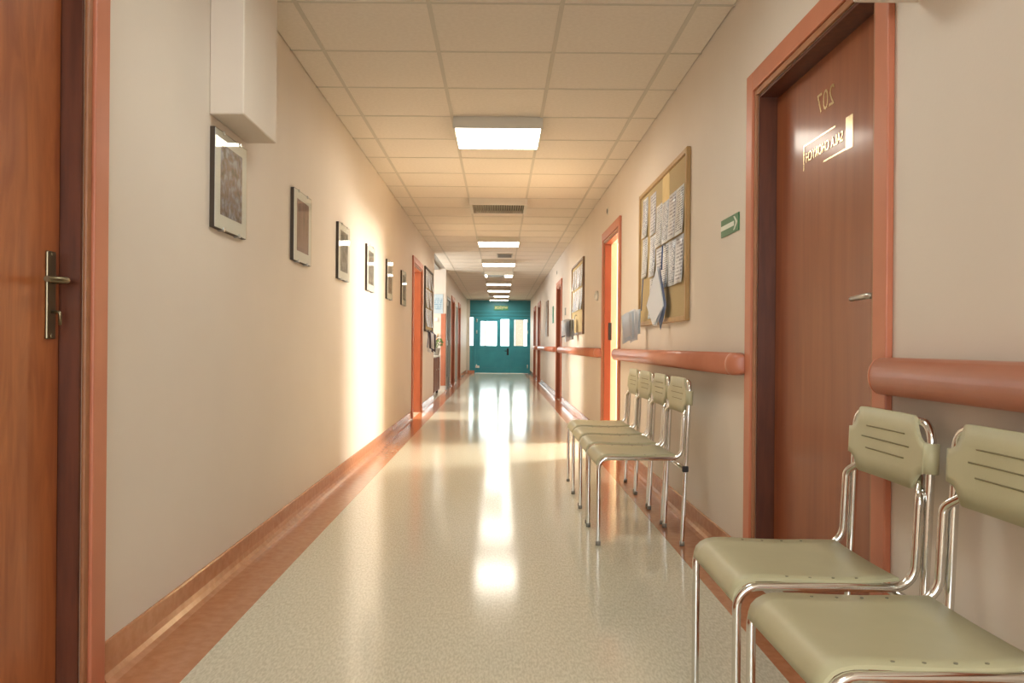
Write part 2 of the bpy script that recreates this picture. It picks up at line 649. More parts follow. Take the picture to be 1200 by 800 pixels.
# corner guard where the lobby opens
struct('trim_3', MB().box(XL - 0.10, XL + 0.006, RX1 - 0.006, RX1, 0.115, 1.66).box(XL, XL + 0.006, RX1 - 0.006, RX1 + 0.1, 0.115, 1.66), 'casing',
       'orange corner guard at the lobby')


# ------------------------------------------------------------------ doors
def door(name, side, ya, yb, label, leaf='door_dark', open_=False, jamb='jamb', recess=0.072, lining=0.066):
    s = 1 if side == 'r' else -1                              # +1: the wall is on the right
    xw = XR if side == 'r' else XL
    root = struct_empty(name, (xw, ya, 0), label)
    W = yb - ya

    def bx(mb_, a, b, y0, y1, z0, z1, bev=0.0, seg=1):        # a, b: depth into the wall (negative: proud of it)
        x0, x1 = sorted((s * a, s * b))
        return mb_.box(x0, x1, y0, y1, z0, z1, bev, seg)
    cw, rb = 0.108, 0.026
    for y0, y1 in ((-cw, -rb), (W + rb, W + cw)):
        bx(MB(), -0.021, 0.0, y0, y1, 0, DH + cw, 0.004, 2).build('casing', 'casing', root)
    bx(MB(), -0.021, 0.0, -rb, W + rb, DH + rb, DH + cw, 0.004, 2).build('casing', 'casing', root)
    for y0, y1 in ((-rb, 0.0), (W, W + rb)):
        bx(MB(), -0.012, 0.0, y0, y1, 0, DH + rb, 0.004, 2).build('rebate', 'rebate', root)
    bx(MB(), -0.012, 0.0, 0.0, W, DH, DH + rb, 0.004, 2).build('rebate', 'rebate', root)
    # lining of the opening
    jd = lining if open_ else T - 0.005
    bx(MB(), 0.0, jd, 0.0, 0.012, 0, DH).build('jamb', jamb, root)
    bx(MB(), 0.0, jd, W - 0.012, W, 0, DH).build('jamb', jamb, root)
    bx(MB(), 0.0, jd, 0.012, W - 0.012, DH - 0.012, DH).build('jamb', jamb, root)
    if not open_:
        lf = bx(MB(), 0.0, 0.042, 0.016, W - 0.016, 0.006, DH - 0.016, 0.002).build('leaf', leaf, root, (s * recess, 0, 0))
    else:
        lf = bx(MB(), 0.0, 0.94, 0.0, 0.042, 0.006, DH - 0.016, 0.002).build('leaf', leaf, root, (s * (T + 0.01), -0.06, 0))
    return root, lf, s


def lever(lf, s, y, z, dirn, plate='brass', ln=0.105):
    """handle plate with lever and key on the leaf; y, z in the leaf's frame"""
    f = -s
    pl = MB()
    x0, x1 = sorted((0.0, f * 0.008))
    pl.box(x0, x1, y - 0.021, y + 0.021, z - 0.158, z + 0.078, 0.003, 2)
    p = pl.build('handle_plate', plate, lf)
    pts = fillet([(0, y, z), (f * 0.052, y, z), (f * 0.052, y + dirn * ln, z - 0.004)], 0.014, 6)
    MB().tube(pts, [0.0095] * (len(pts) - 1) + [0.008], 12).build('lever', plate, p)
    kp = fillet([(f * 0.006, y, z - 0.085), (f * 0.03, y, z - 0.085), (f * 0.03, y, z - 0.12)], 0.006, 4)
    MB().tube(kp, 0.0045, 8).build('key', plate, p)
    mb_ = MB()
    for dz in (0.07, -0.15):
        mb_.tube([(0, y, z + dz), (f * 0.0105, y, z + dz)], 0.006, 8)
    mb_.build('screw', plate, p)
    return p


# left near door
d1, lf1, s1 = door('door_1', 'l', *OPEN_L[0], 'bright cherry door at the near left edge of the picture', leaf='door', recess=0.055)
lever(lf1, s1, 2.165 - OPEN_L[0][0], 1.163, -1)
# right near door: number 207 and sign, both mirrored as in the photograph
d2, lf2, s2 = door('door_2', 'r', *OPEN_R[0], 'cherry door with a gold number behind the chairs')
lever(lf2, s2, 2.43 - OPEN_R[0][0], 1.158, 1, 'steel', 0.115)
oy = OPEN_R[0][0]
place('room_number', text_mesh('207', 0.105, 0.0016, 'gold', lambda x, y, z: (z, x, y)), lf2, (-0.001, 2.885 - oy, 1.885), label='gold number on the door')
sg = MB()
def slab(y0, y1, z0, z1):
    sg.box(-0.0012, 0.0, y0 - oy, y1 - oy, z0, z1)
slab(2.66, 2.715, 1.665, 1.775)                                # solid block at the near end
slab(2.715, 2.90, 1.667, 1.673)
slab(2.80, 3.085, 1.767, 1.773)
slab(3.085, 3.091, 1.675, 1.773)
o = sg.build('name_sign', 'gold', lf2, (-0.0004, 0, 0), label='outlined name sign of shiny foil')
place('lettering', text_mesh('SALA CHORYCH', 0.052, 0.0014, 'gold', lambda x, y, z: (z, x * 0.86, y)), o, (-0.0012, 2.90 - oy, 1.719))
# right second door stands open
d3, lf3, s3 = door('door_3', 'r', *OPEN_R[1], 'open doorway with bright orange frame beyond the notice board', open_=True, jamb='jamb_orange')
MB().box(0.04, 0.075, OPEN_R[1][1] - OPEN_R[1][0] - 0.016, OPEN_R[1][1] - OPEN_R[1][0] - 0.0118, 1.06, 1.24, 0.001).build('strike_plate', 'black', d3)
for i, (a, b) in enumerate(OPEN_R[2:]):
    dd, l_, s_ = door('door_%d' % (4 + i), 'r', a, b, ['closed brown door after the second notice board', 'last but one brown door before the teal wall',
                                                     'last brown door before the teal wall'][i], jamb=['jamb_red', 'jamb_red', 'jamb_red'][i])
    lever(l_, s_, 0.12, 1.16, 1, 'steel')
# left doors further on
d7, lf7, s7 = door('door_7', 'l', *OPEN_L[1], 'open doorway with red brown lining after the row of pictures', open_=True, jamb='jamb_red', lining=T)
for i, q in enumerate((3, 5)):
    a, b = OPEN_L[q]
    dd, l_, s_ = door('door_%d' % (8 + i), 'l', a, b, ['brown door between two grey glazed doors', 'brown door nearest the teal wall, left'][i], jamb='jamb_red')
    lever(l_, s_, 0.12, 1.16, 1, 'steel')


def glazed_door(name, ya, yb, label, m_):
    root = struct_empty(name, (XL, ya, 0), label)
    W = yb - ya
    f = MB()
    f.box(-0.11, 0.012, 0, 0.06, 0, DH, 0.003).box(-0.11, 0.012, W - 0.06, W, 0, DH, 0.003).box(-0.11, 0.012, 0.06, W - 0.06, DH - 0.06, DH, 0.003)
    f.build('frame', m_, root)
    g = MB()
    x0, x1 = -0.07, -0.03
    g.box(x0, x1, 0.065, 0.17, 0.01, DH - 0.065).box(x0, x1, W - 0.17, W - 0.065, 0.01, DH - 0.065)
    g.box(x0, x1, 0.17, W - 0.17, 0.01, 0.25).box(x0, x1, 0.17, W - 0.17, 0.98, 1.08).box(x0, x1, 0.17, W - 0.17, DH - 0.17, DH - 0.065)
    lf = g.build('leaf', m_, root)
    MB().box(-0.053, -0.047, 0.17, W - 0.17, 0.25, 0.98).build('pane', 'grey_glass', lf)
    MB().box(-0.053, -0.047, 0.17, W - 0.17, 1.08, DH - 0.17).build('pane', 'grey_glass', lf)
    pts = fillet([(-0.03, W - 0.11, 1.05), (0.02, W - 0.11, 1.05), (0.02, W - 0.23, 1.05)], 0.01, 4)
    MB().tube(pts, 0.009, 8).build('handle', 'steel', lf)
    MB().box(-0.115, -0.10, 0, W, 0, DH).build('backing', 'pale_metal', root)   # room wall right behind the glazing


glazed_door('door_10', *OPEN_L[2], 'grey glazed metal door just past the lobby', 'grey_metal')
glazed_door('door_11', *OPEN_L[4], 'pale glazed metal door between brown doors', 'pale_metal')

# ------------------------------------------------------------------ teal partition with doors at the far end
tw = struct_empty('door_12', (0, Y1, 0), 'teal partition with glazed double door closing the corridor')
HX0, HX1 = -1.04, 1.10            # teal width
S_ = 28.4 / 944
def px(x): return (x - 585) * S_
def pz(y): return 1.0 + (404 - y) * S_
# framing members around the glazed openings (x ranges of openings, z ranges)
zw0 = pz(405)
f = MB()
f.box(HX0, HX1, -0.04, 0.04, pz(372), H - 0.02, 0.0)
fascia = f.build('fascia', 'teal_dark', tw)
for zz in (pz(364.5), pz(369)):
    MB().box(HX0, HX1, -0.052, -0.04, zz - 0.012, zz + 0.012, 0.003).build('fascia_rail', 'teal', fascia)
def member(x0, x1, z0, z1, y=0.04, nm='frame', m_='teal'):
    return MB().box(px(x0), px(x1), -y, y, z0, z1, 0.006).build(nm, m_, tw)
member(548.3, 549.6, 0, pz(372))
member(554.7, 557.4, 0, pz(371.8), 0.05)
member(597.8, 598.9, 0.01, pz(373.6), 0.034, 'astragal')
member(618.8, 622.3, 0, pz(371.8), 0.05)
member(556.8, 619.4, pz(373.9), pz(371.8), 0.05)
MB().box(px(549.6), px(554.7), -0.02, 0.02, 0, zw0, 0.004).build('sidelight_panel', 'teal', tw)
MB().box(px(549.6), px(554.7), -0.004, 0.004, zw0, pz(372)).build('pane', 'glass', tw)


def teal_leaf(x0, x1, wins, panels, label):
    g = MB()
    zt, zb = pz(373.6), 0.01
    xs = sorted([x0, x1] + [v for w_ in wins for v in w_[:2]])
    g.box(px(x0), px(x1), -0.025, 0.025, zb, 0.20).box(px(x0), px(x1), -0.025, 0.025, zw0 - 0.14, zw0)
    top = max(w_[2] for w_ in wins)
    g.box(px(x0), px(x1), -0.025, 0.025, top, zt)
    for a, b in zip(xs[0::2], xs[1::2]):
        g.box(px(a), px(b), -0.025, 0.025, zw0, top)
    for w_ in wins:
        if w_[2] < top:
            g.box(px(w_[0]), px(w_[1]), -0.025, 0.025, w_[2], top)
    ps = sorted([x0, x1] + [v for p_ in panels for v in p_])
    for a, b in zip(ps[0::2], ps[1::2]):
        g.box(px(a), px(b), -0.025, 0.025, 0.20, zw0 - 0.14)
    lf = g.build('leaf', 'teal', tw, label=label)
    for a, b in panels:
        MB().box(px(a), px(b), -0.014, 0.014, 0.20, zw0 - 0.14, 0.003).build('door_panel', 'teal', lf)
    for a, b, t_ in wins:
        MB().box(px(a), px(b), -0.004, 0.004, zw0, t_).build('pane', 'glass', lf)
    return lf


wl = teal_leaf(557.2, 598.2, [(563.0, 582.0, pz(376.3)), (586.5, 596.6, pz(373.9))], [(561.5, 594.5)], 'wide teal leaf with two panes')
wr = teal_leaf(598.4, 619.0, [(602.0, 617.4, pz(374.4))], [(602.0, 616.5)], 'narrow teal leaf with one pane')
pts = fillet([(px(595.0), -0.02, pz(411)), (px(595.0), -0.075, pz(411)), (px(591.5), -0.075, pz(411))], 0.015, 5)
hp = MB().box(px(594.0), px(596.2), -0.034, -0.025, pz(416), pz(408), 0.002).build('handle_plate', 'black', wl)
MB().tube(pts, 0.012, 8).build('lever', 'black', hp)
for lf_, xx in ((wl, 558.6), (wr, 618.2)):
    for zz in (pz(375.5), pz(389), pz(429)):
        MB().tube([(px(xx), -0.04, zz - 0.06), (px(xx), -0.04, zz + 0.06)], 0.02, 8).build('hinge', 'steel', lf_)
MB().box(px(556.5), px(562.0), -0.045, -0.025, pz(431), pz(428.5), 0.004).build('kick_stop', 'steel', wl)
struct('trim_4', MB().box(XL, HX0, Y1 - 0.05, Y1 + 0.05, 0, H).box(HX1 - 0.03, XR + 0.02, Y1 - 0.03, Y1 + 0.05, 0, H).box(XL, XR, Y1 - 0.045, Y1 + 0.05, H - 0.03, H), 'white_trim',
       'white posts framing the teal partition')
struct('baseboard_end', MB().box(XL + 0.05, px(556.5), Y1 - 0.30, Y1 - 0.052, 0.0, 0.10, 0.004), 'border', 'terracotta step at the foot of the teal partition')
sgn = thing('exit_sign', 'dull green sign with pale lettering on the teal fascia', 'sign', (0.06, Y1 - 0.04, pz(360.7)))
MB().box(-0.25, 0.25, -0.03, 0.0, -0.085, 0.085, 0.004).build('sign_plate', 'green', sgn)
place('lettering', text_mesh('WYJŚCIE', 0.115, 0.004, 'yellow', lambda x, y, z: (-x, z, y)), sgn, (0, -0.031, 0))

# stairwell beyond the partition
mb = MB()
mb.box(XL - 0.6, XL - 0.5, Y1 + 0.1, 31.6, 0, H).box(XR + 0.02, XR + 0.12, Y1 + 0.1, 31.6, 0, H)
mb.box(XL - 0.6, XR + 0.12, 31.5, 31.6, 0, 0.55).box(XL - 0.6, XR + 0.12, 31.5, 31.6, 2.45, H)
mb.box(0.62, 0.95, 31.3, 31.6, 0, H)
struct('wall_stairwell', mb, 'wall')
wn = struct_empty('window_1', (0, 31.52, 0), 'bright stairwell window behind the teal doors')
for x in (-1.6, -0.55, 0.58):
    MB().box(x - 0.03, x + 0.03, -0.03, 0.03, 0.55, 2.45).build('frame', 'white', wn)
MB().box(-1.65, 0.62, -0.03, 0.03, 0.55, 0.62).build('frame', 'white', wn)
MB().box(-1.65, 0.62, -0.03, 0.03, 2.38, 2.45).build('frame', 'white', wn)
MB().box(-1.65, 0.62, -0.003, 0.003, 0.62, 2.38).build('pane', 'glass', wn)

# ------------------------------------------------------------------ handrails
def handrail(ya, yb, label, e0=True, e1=True):
    root = thing('handrail', label, 'handrail', (XR, ya, 0), 0, 'salmon handrails along the right wall')
    L = yb - ya
    prof = []                                                   # rounded bumper section, (depth, z)
    zc, hh, dp = 0.925, 0.05, 0.09
    for k in range(13):
        a = -PI / 2 + PI * k / 12
        prof.append((-dp + 0.034 - 0.034 * math.cos(a), zc + (hh) * math.sin(a)))
    prof = [(-0.02, zc - hh)] + prof + [(-0.02, zc + hh)]
    MB().prism(prof, 'y', 0.05 if e0 else 0, L - 0.05 if e1 else L, True).build('rail_cover', 'rail', root)
    for on, y0, dr in ((e0, 0.05, -1), (e1, L - 0.05, 1)):
        if not on:
            continue
        # rounded cap: the section shrinks towards the wall
        m_ = MB()
        prev = None
        for k in range(7):
            t = k / 6 * PI / 2
            sc = math.cos(t)
            yy = y0 + dr * 0.055 * math.sin(t)
            ring = [m_.bm.verts.new((-0.0 + (p[0]) * (0.18 + 0.82 * sc) * 1.01, yy, zc + (p[1] - zc) * (0.55 + 0.45 * sc) * 1.01)) for p in prof]
            if prev:
                for i in range(len(ring)):
                    j = (i + 1) % len(ring)
                    m_.bm.faces.new((prev[i], prev[j], ring[j], ring[i])).smooth = True
            else:
                m_.bm.faces.new(ring[::-1])
            prev = ring
        m_.bm.faces.new(prev)
        m_.build('end_cap', 'rail', root)
    n = max(2, int(L / 1.2))
    br = MB().box(-0.03, 0.0, -0.03, 0.03, zc - 0.03, zc + 0.03).mesh('bracket', 'rail')
    for k in range(n):
        place('bracket', br, root, (0, 0.15 + (L - 0.3) * k / (n - 1), 0))


cs = 0.112
handrail(-1.5, OPEN_R[0][0] - cs + 0.0, 'salmon handrail behind the two near chairs')
handrail(OPEN_R[0][1] + cs, OPEN_R[1][0] - cs, 'salmon handrail above the row of four chairs')
handrail(OPEN_R[1][1] + cs, OPEN_R[2][0] - cs, 'salmon handrail below the second notice board')
handrail(OPEN_R[2][1] + cs, OPEN_R[3][0] - cs, 'salmon handrail past the second notice board, before the last doors')
handrail(OPEN_R[3][1] + cs, OPEN_R[4][0] - cs, 'short salmon handrail between the last two brown doors')

# ------------------------------------------------------------------ ceiling lamps
def lamp(k, label, dark=None, lit='lamp_on'):
    y = 5.66 + k * TW
    root = thing('ceiling_lamp', label, 'lamp', (-0.022, y + TW / 2, H), 0, 'square ceiling lamps along the corridor')
    w2, d, h = 0.318, TW / 2 - 0.004, 0.077
    b = MB()
    b.box(-w2, w2, -d, d, -0.02, -0.001)
    for x0, x1, y0, y1 in ((-w2, -w2 + 0.016, -d, d), (w2 - 0.016, w2, -d, d), (-w2 + 0.016, w2 - 0.016, -d, -d + 0.012), (-w2 + 0.016, w2 - 0.016, d - 0.012, d)):
        b.box(x0, x1, y0, y1, -h, -0.02)
    b.build('housing', 'lamp_body', root)
    xa, xb = -w2 + 0.016, w2 - 0.016
    y0, y1 = -d + 0.012, d - 0.012
    segs = dark or [(0, 1, True)]
    for u, v, on in segs:
        MB().box(xa + (xb - xa) * u, xa + (xb - xa) * v, y0, y1, -h + 0.004, -h + 0.012).build('diffuser', lit if on else 'louvre', root,
                                                                                             label=None if len(segs) == 1 else ('lit panel' if on else 'unlit grey louvre'))
    return root


lamp(-10, 'lit square lamp overhead behind the viewer, above the bright cherry door', lit='lamp_cool')
lamp(-5, 'lit square lamp overhead above the numbered door', lit='lamp_cool')
lamp(0, 'large lit square lamp nearest the viewer, in front of the ceiling vent')
lamp(10, 'lit square lamp right behind the ceiling vent')
lamp(15, 'lit square lamp third along the ceiling, beyond the small dark grille')
lamp(19, 'square lamp lit only at its right end, rest grey louvre', [(0, 0.07, True), (0.07, 0.72, False), (0.72, 1, True)])
lamp(23, 'lit lamp next after the half dark lamp')
lamp(27, 'lit lamp third from the teal wall')
lamp(31, 'lamp second from the teal wall with its left quarter unlit', [(0, 0.25, False), (0.25, 1, True)])
lamp(34.6, 'lit lamp closest to the teal wall')

v = thing('ceiling_vent', 'square ceiling vent with grey slats between first and second lamp', 'vent', (-0.022, 5.66 + 5.5 * TW, H))
b = MB()
w2, d, h = 0.318, TW / 2 - 0.004, 0.07
b.box(-w2, w2, -d, d, -0.02, -0.001)
for x0, x1, y0, y1 in ((-w2, -w2 + 0.03, -d, d), (w2 - 0.03, w2, -d, d), (-w2 + 0.03, w2 - 0.03, -d, -d + 0.03), (-w2 + 0.03, w2 - 0.03, d - 0.03, d)):
    b.box(x0, x1, y0, y1, -h, -0.02)
b.build('frame', 'lamp_body', v)
MB().box(-w2 + 0.03, w2 - 0.03, -d + 0.03, d - 0.03, -0.035, -0.021).build('backing', 'vent_dark', v)
sl = MB().prism([(-0.010, -0.066), (0.006, -0.036), (0.009, -0.037), (-0.007, -0.068)], 'y', -d + 0.03, d - 0.03).mesh('slat', 'vent')
for k in range(22):
    place('slat', sl, v, (-w2 + 0.045 + (2 * w2 - 0.09) * k / 21, 0, 0))
v = thing('air_grille', 'small dark air grille in the ceiling beyond the second lamp', 'vent', (0.085, 14.4, H))
MB().box(-0.14, 0.14, -0.27, 0.27, -0.012, -0.003, 0.003).build('frame', 'vent', v)
MB().box(-0.12, 0.12, -0.25, 0.25, -0.0135, -0.0118).build('mesh_insert', 'vent_dark', v)

# ------------------------------------------------------------------ pictures on the left wall
arts = [art_mat('winter_alley_print', [(0.04, 0.035, 0.045), (0.17, 0.10, 0.09), (0.17, 0.17, 0.23), (0.34, 0.36, 0.47)], 26, seed=3),
        art_mat('dusky_pink_print', [(0.16, 0.075, 0.07), (0.23, 0.11, 0.10), (0.29, 0.15, 0.135)], 9, (1, 3, 0.6), 8),
        art_mat('grey_street_print', [(0.06, 0.055, 0.05), (0.16, 0.14, 0.12), (0.30, 0.28, 0.26)], 16, seed=12),
        art_mat('dark_house_print', [(0.05, 0.05, 0.05), (0.18, 0.16, 0.14), (0.34, 0.30, 0.26)], 14, (1, 2, 1), 17),
        art_mat('sepia_view_print', [(0.14, 0.11, 0.08), (0.25, 0.19, 0.14), (0.34, 0.27, 0.2)], 12, seed=21),
        art_mat('dim_wood_print', [(0.07, 0.06, 0.05), (0.15, 0.13, 0.10), (0.30, 0.26, 0.22)], 18, seed=27)]
plab = ['framed blue grey wintry picture right under the boxed duct', 'framed dusky pink picture, second one along the left wall',
        'framed grey picture with a bright reflection, third along the left wall', 'framed dark picture, fourth along the left wall, by the sunlit patch',
        'framed sepia picture, fifth along the left wall', 'framed dim picture nearest the red brown doorway']
for i in range(6):
    ya = 3.20 + 1.235 * i
    p = thing('framed_picture', plab[i], 'picture', (XL, ya + 0.20, 1.46), 0, 'pictures in a row on the left wall')
    MB().box(0.0, 0.019, -0.2, 0.2, 0, 0.40).build('backing', 'backing', p)
    MB().box(0.019, 0.0205, -0.197, 0.197, 0.003, 0.397).build('mat_board', 'mat_board', p)
    MB().box(-0.0004, 0.0006, -0.135, 0.135, -0.145, 0.145).build('print', arts[i], p, (0.021, 0, 0.205))
    MB().box(0.0222, 0.0242, -0.2, 0.2, 0, 0.40).build('glass', 'picture_glass', p)
    cl = MB().box(0.0, 0.027, -0.006, 0.006, -0.004, 0.012).mesh('clip', 'steel')
    for yy, zz, rr in ((-0.1, -0.002, 0), (0.1, -0.002, 0), (-0.1, 0.392, 0), (0.1, 0.392, 0)):
        place('clip', cl, p, (0, yy, zz))

# ------------------------------------------------------------------ arrow sign
sn = thing('arrow_sign', 'green escape sign with white arrow beside the numbered door', 'sign', (XR, 3.815, 1.575))
MB().box(-0.006, 0, -0.145, 0.145, -0.042, 0.042, 0.0015).build('plate', 'green', sn)
a = MB().box(-0.0075, -0.006, -0.075, 0.142, -0.011, 0.011)
a.prism([(-0.128, 0.0), (-0.118, 0.010), (-0.085, 0.032), (-0.068, 0.032), (-0.098, 0.008), (-0.102, 0.0)], 'x', -0.0075, -0.006)
a.prism([(-0.128, 0.0), (-0.102, 0.0), (-0.098, -0.008), (-0.068, -0.032), (-0.085, -0.032), (-0.118, -0.010)], 'x', -0.0075, -0.006)
a.build('arrow', 'sign_white', sn)

# ------------------------------------------------------------------ notice boards
def board(side, ya, yb, z0, z1, label, frame='oak', fill='cork', group=None):
    s = -1 if side == 'r' else 1
    xw = XR if side == 'r' else XL
    root = thing('notice_board', label, 'notice board', (xw, (ya + yb) / 2, z0), 0)
    W2, Hh, fw = (yb - ya) / 2, z1 - z0, 0.032
    def b_(m_, a, b, *r_):
        x0, x1 = sorted((s * a, s * b))
        return m_.box(x0, x1, *r_)
    b_(MB(), 0, 0.012, -W2 + 0.01, W2 - 0.01, 0.01, Hh - 0.01).build('board', fill, root)
    for r_ in ((-W2, -W2 + fw, 0, Hh), (W2 - fw, W2, 0, Hh), (-W2 + fw, W2 - fw, 0, fw), (-W2 + fw, W2 - fw, Hh - fw, Hh)):
        b_(MB(), 0, 0.026, *r_, 0.004, 1).build('frame', frame, root)
    return root, s


def sheet(x, y, z, wd, ht, m_, label, cat='paper', group=None, tilt=0.0, curl=0.01, s=-1):
    """a sheet of paper pinned by its top edge, its foot curling off the board"""
    g = MB()
    def fn(u, vv):
        yy = (u - 0.5) * wd
        zz = (vv - 0.5) * ht
        return (s * (0.0012 + curl * (1 - vv) ** 2), yy, zz), (s, 0, 0)
    g.grid(fn, 1, 4, 0.0006)
    o_ = g.build('paper_sheet', m_, None, (x, y, z), (tilt, 0, 0))
    return tag(o_, label, cat, group)


board('r', 4.62, 6.2, 1.15, 2.15, 'large oak framed cork board between arrow sign and open doorway')
XB = XR - 0.012
ordn = ['first', 'second', 'third', 'fourth']
grp = 'papers pinned to the large cork board'
for r_ in range(2):
    for c_ in range(4):
        sheet(XB, 4.83 + 0.208 * c_, 1.815 - 0.292 * r_, 0.204, 0.288, PRINTS[(r_ + c_) % 3],
              'printed sheet in %s row of the big cork board block, %s from arrow sign' % (['upper', 'lower'][r_], ordn[c_]), 'paper', grp,
              R.uniform(-0.012, 0.012), R.uniform(0.004, 0.016))
for r_ in range(3):
    sheet(XB, 5.68, 1.93 - 0.295 * r_, 0.205, 0.29, PRINTS[(r_ + 1) % 3], 'printed sheet in the column left of the big block, %s from the top' % ordn[r_], 'paper', grp,
          R.uniform(-0.01, 0.01), R.uniform(0.004, 0.015))
for r_ in range(2):
    sheet(XB, 5.985, 1.95 - 0.295 * r_, 0.205, 0.29, PRINTS[(r_ + 2) % 3], 'printed sheet in the column along the doorway edge of the cork board, %s' % ['upper', 'lower'][r_], 'paper', grp,
          R.uniform(-0.01, 0.01), R.uniform(0.004, 0.015))
g = MB().prism([(-0.11, -0.085), (0.11, -0.085), (0.11, 0.065), (0.075, 0.095), (-0.075, 0.095), (-0.11, 0.065)], 'x', -0.0016, -0.0004)
tag(g.build('yellow_card', 'yellow', None, (XB, 5.25, 2.03)), 'pale yellow card with clipped corners at the top of the cork board', 'card', grp)


def leaf_fan(x, y, z_pin, drop, n, wd, ht, label, mats, spread, s=-1, group=None, name='leaflet_bundle', base=0.0, off=0.05):
    """leaflets strung on a cord that hangs from a pin"""
    root = thing(name, label, 'leaflets', (x, y, z_pin), 0, group)
    MB().tube([(s * 0.004, 0, 0.0), (s * 0.03, 0, 0.0)], 0.006, 8).build('pin', 'steel', root)
    MB().tube([(s * 0.024, 0, 0), (s * 0.03, 0.002, -drop * 0.5), (s * 0.034, 0.004, -drop)], 0.0035, 6).build('cord', 'blue', root)
    for k in range(n):
        u_ = k / max(1, n - 1)
        a = base + spread * (u_ - 0.5)
        h_ = ht * R.uniform(0.82, 1.08)
        bend = R.uniform(-0.03, 0.03)
        g_ = MB()
        def fn(u, vv, bend=bend, h_=h_):
            return (u * wd, bend * u * u, -h_ * (1 - vv) - 0.03 * u * u), (0, 1, 0)
        g_.grid(fn, 3, 1, 0.0015)
        g_.build('leaflet', mats[k % len(mats)], root, (s * (0.04 + off * u_), 0.004 - 0.008 * k, -drop + R.uniform(-0.015, 0.015)),
                 (R.uniform(-0.05, 0.05), R.uniform(-0.06, 0.06) + 0.06 * u_, a))
    return root


leaf_fan(XB, 5.93, 1.50, 0.24, 7, 0.068, 0.212, 'splayed bunch of pale leaflets hanging from the cork board by the doorway', ['paper_blue', 'paper', 'paper_grey', 'paper'], 0.9, base=PI - 0.45, off=0.085)
# a booklet with a blue cover hung by one corner
bk = thing('hanging_booklet', 'white booklet with blue cover hung by a corner in the middle of the cork board', 'booklet', (XB, 5.22, 1.655))
MB().tube([(-0.004, 0, 0.0), (-0.03, 0, 0.0)], 0.006, 8).build('pin', 'steel', bk)
MB().tube([(-0.026, 0, 0), (-0.03, -0.004, -0.08), (-0.032, -0.008, -0.16)], 0.005, 6).build('cord', 'blue', bk)
DI = [(0.0, 0.0), (-0.10, -0.255), (0.0, -0.385), (0.085, -0.25)]
for k, (m_, ry, rz) in enumerate((('blue', 0.0, 0.10), ('paper', 0.03, 0.22), ('paper_blue', 0.05, 0.32), ('paper', 0.07, 0.44))):
    MB().prism(DI if k else [(0, 0), (-0.15, -0.255), (-0.03, -0.41), (0.085, -0.25)], 'x', -0.001, 0.001).build('cover' if m_ == 'blue' else 'page', m_, bk, (-0.045 - 0.006 * k, -0.008, -0.14), (0, ry, rz))

board('r', 10.35, 12.0, 1.15, 2.15, 'second cork board with a bunch of leaflets, past the open doorway', 'oak_dark')
for r_ in range(2):
    for c_ in range(5):
        sheet(XB, 10.62 + 0.27 * c_, 1.93 - 0.31 * r_, 0.205, 0.285, PRINTS[(r_ * 2 + c_) % 3],
              'printed sheet on the second cork board, %s row, %s from its near edge' % (['upper', 'lower'][r_], (ordn + ['fifth'])[c_]), 'paper', 'papers on the second cork board',
              R.uniform(-0.02, 0.02), R.uniform(0.004, 0.03))
leaf_fan(XB, 11.2, 1.42, 0.06, 6, 0.16, 0.26, 'bunch of grey blue leaflets hanging on the second cork board', ['paper_grey', 'paper_blue', 'dark_card'], 2.4, base=PI)

board('l', 12.3, 13.7, 1.2, 2.2, 'dark edged notice board on the left wall before the lobby', 'backing')
for r_ in range(3):
    for c_ in range(4):
        sheet(XL + 0.012, 12.53 + 0.31 * c_, 2.02 - 0.3 * r_, 0.24, 0.285, PRINTS[(r_ + 2 * c_) % 3],
              'printed sheet on the dark edged left board, %s row, %s from its near edge' % (['top', 'middle', 'bottom'][r_], ordn[c_]), 'paper', 'papers on the dark edged left board',
              R.uniform(-0.02, 0.02), R.uniform(0.01, 0.04), s=1)
leaf_fan(XL + 0.012, 12.45, 1.215, 0.03, 5, 0.085, 0.28, 'dark leaflets hanging below the left notice board, near end', ['dark_card', 'paper_grey', 'blue'], 1.8, s=1, off=0.02, group='leaflets below the left notice board')
leaf_fan(XL + 0.012, 13.0, 1.215, 0.03, 5, 0.075, 0.28, 'dark leaflets hanging below the left notice board, lobby end', ['blue', 'dark_card', 'dark_card', 'paper_grey'], 1.8, s=1, off=0.02, group='leaflets below the left notice board')

# ------------------------------------------------------------------ small wall fittings
def disc(x, y, z, r, label, name, cat, s=-1, core=True):
    root = thing(name, label, cat, (x, y, z))
    MB().tube([(0, 0, 0), (s * 0.005, 0, 0), (s * 0.008, 0, 0)], [r, r, r * 0.85], 20).build('housing', 'white_trim', root)
    if core:
        MB().tube([(s * 0.006, 0, 0), (s * 0.011, 0, 0)], r * 0.62, 14).build('core', 'black', root)
    return root


disc(XR, 8.17, 2.365, 0.042, 'small round fitting with dark centre above the open doorway', 'wall_sensor', 'sensor')
sw = thing('thermostat', 'small white round fitting beside the open orange doorway', 'fitting', (XR, 8.95, 1.555))
MB().tube([(0, 0, 0), (-0.02, 0, 0), (-0.03, 0, 0)], [0.055, 0.055, 0.04], 18).build('housing', 'white', sw)
MB().tube([(-0.028, 0, 0), (-0.036, 0, 0)], 0.022, 12).build('dial', 'steel', sw)
disc(XR, 15.3, 2.38, 0.05, 'small round fitting above the brown door past the second board', 'wall_sensor', 'sensor')
pl = thing('door_plate', 'small dark plate on the wall before the brown door past the second board', 'sign', (XR, 13.3, 1.56))
MB().box(-0.01, 0, -0.08, 0.08, -0.06, 0.06, 0.002).build('plate', 'grey_metal', pl)
pl = thing('wall_sign', 'grey upright sign past the brown door on the right wall', 'sign', (XR, 16.3, 1.62))
MB().box(-0.012, 0, -0.16, 0.16, -0.17, 0.17, 0.002).build('plate', 'green', pl)
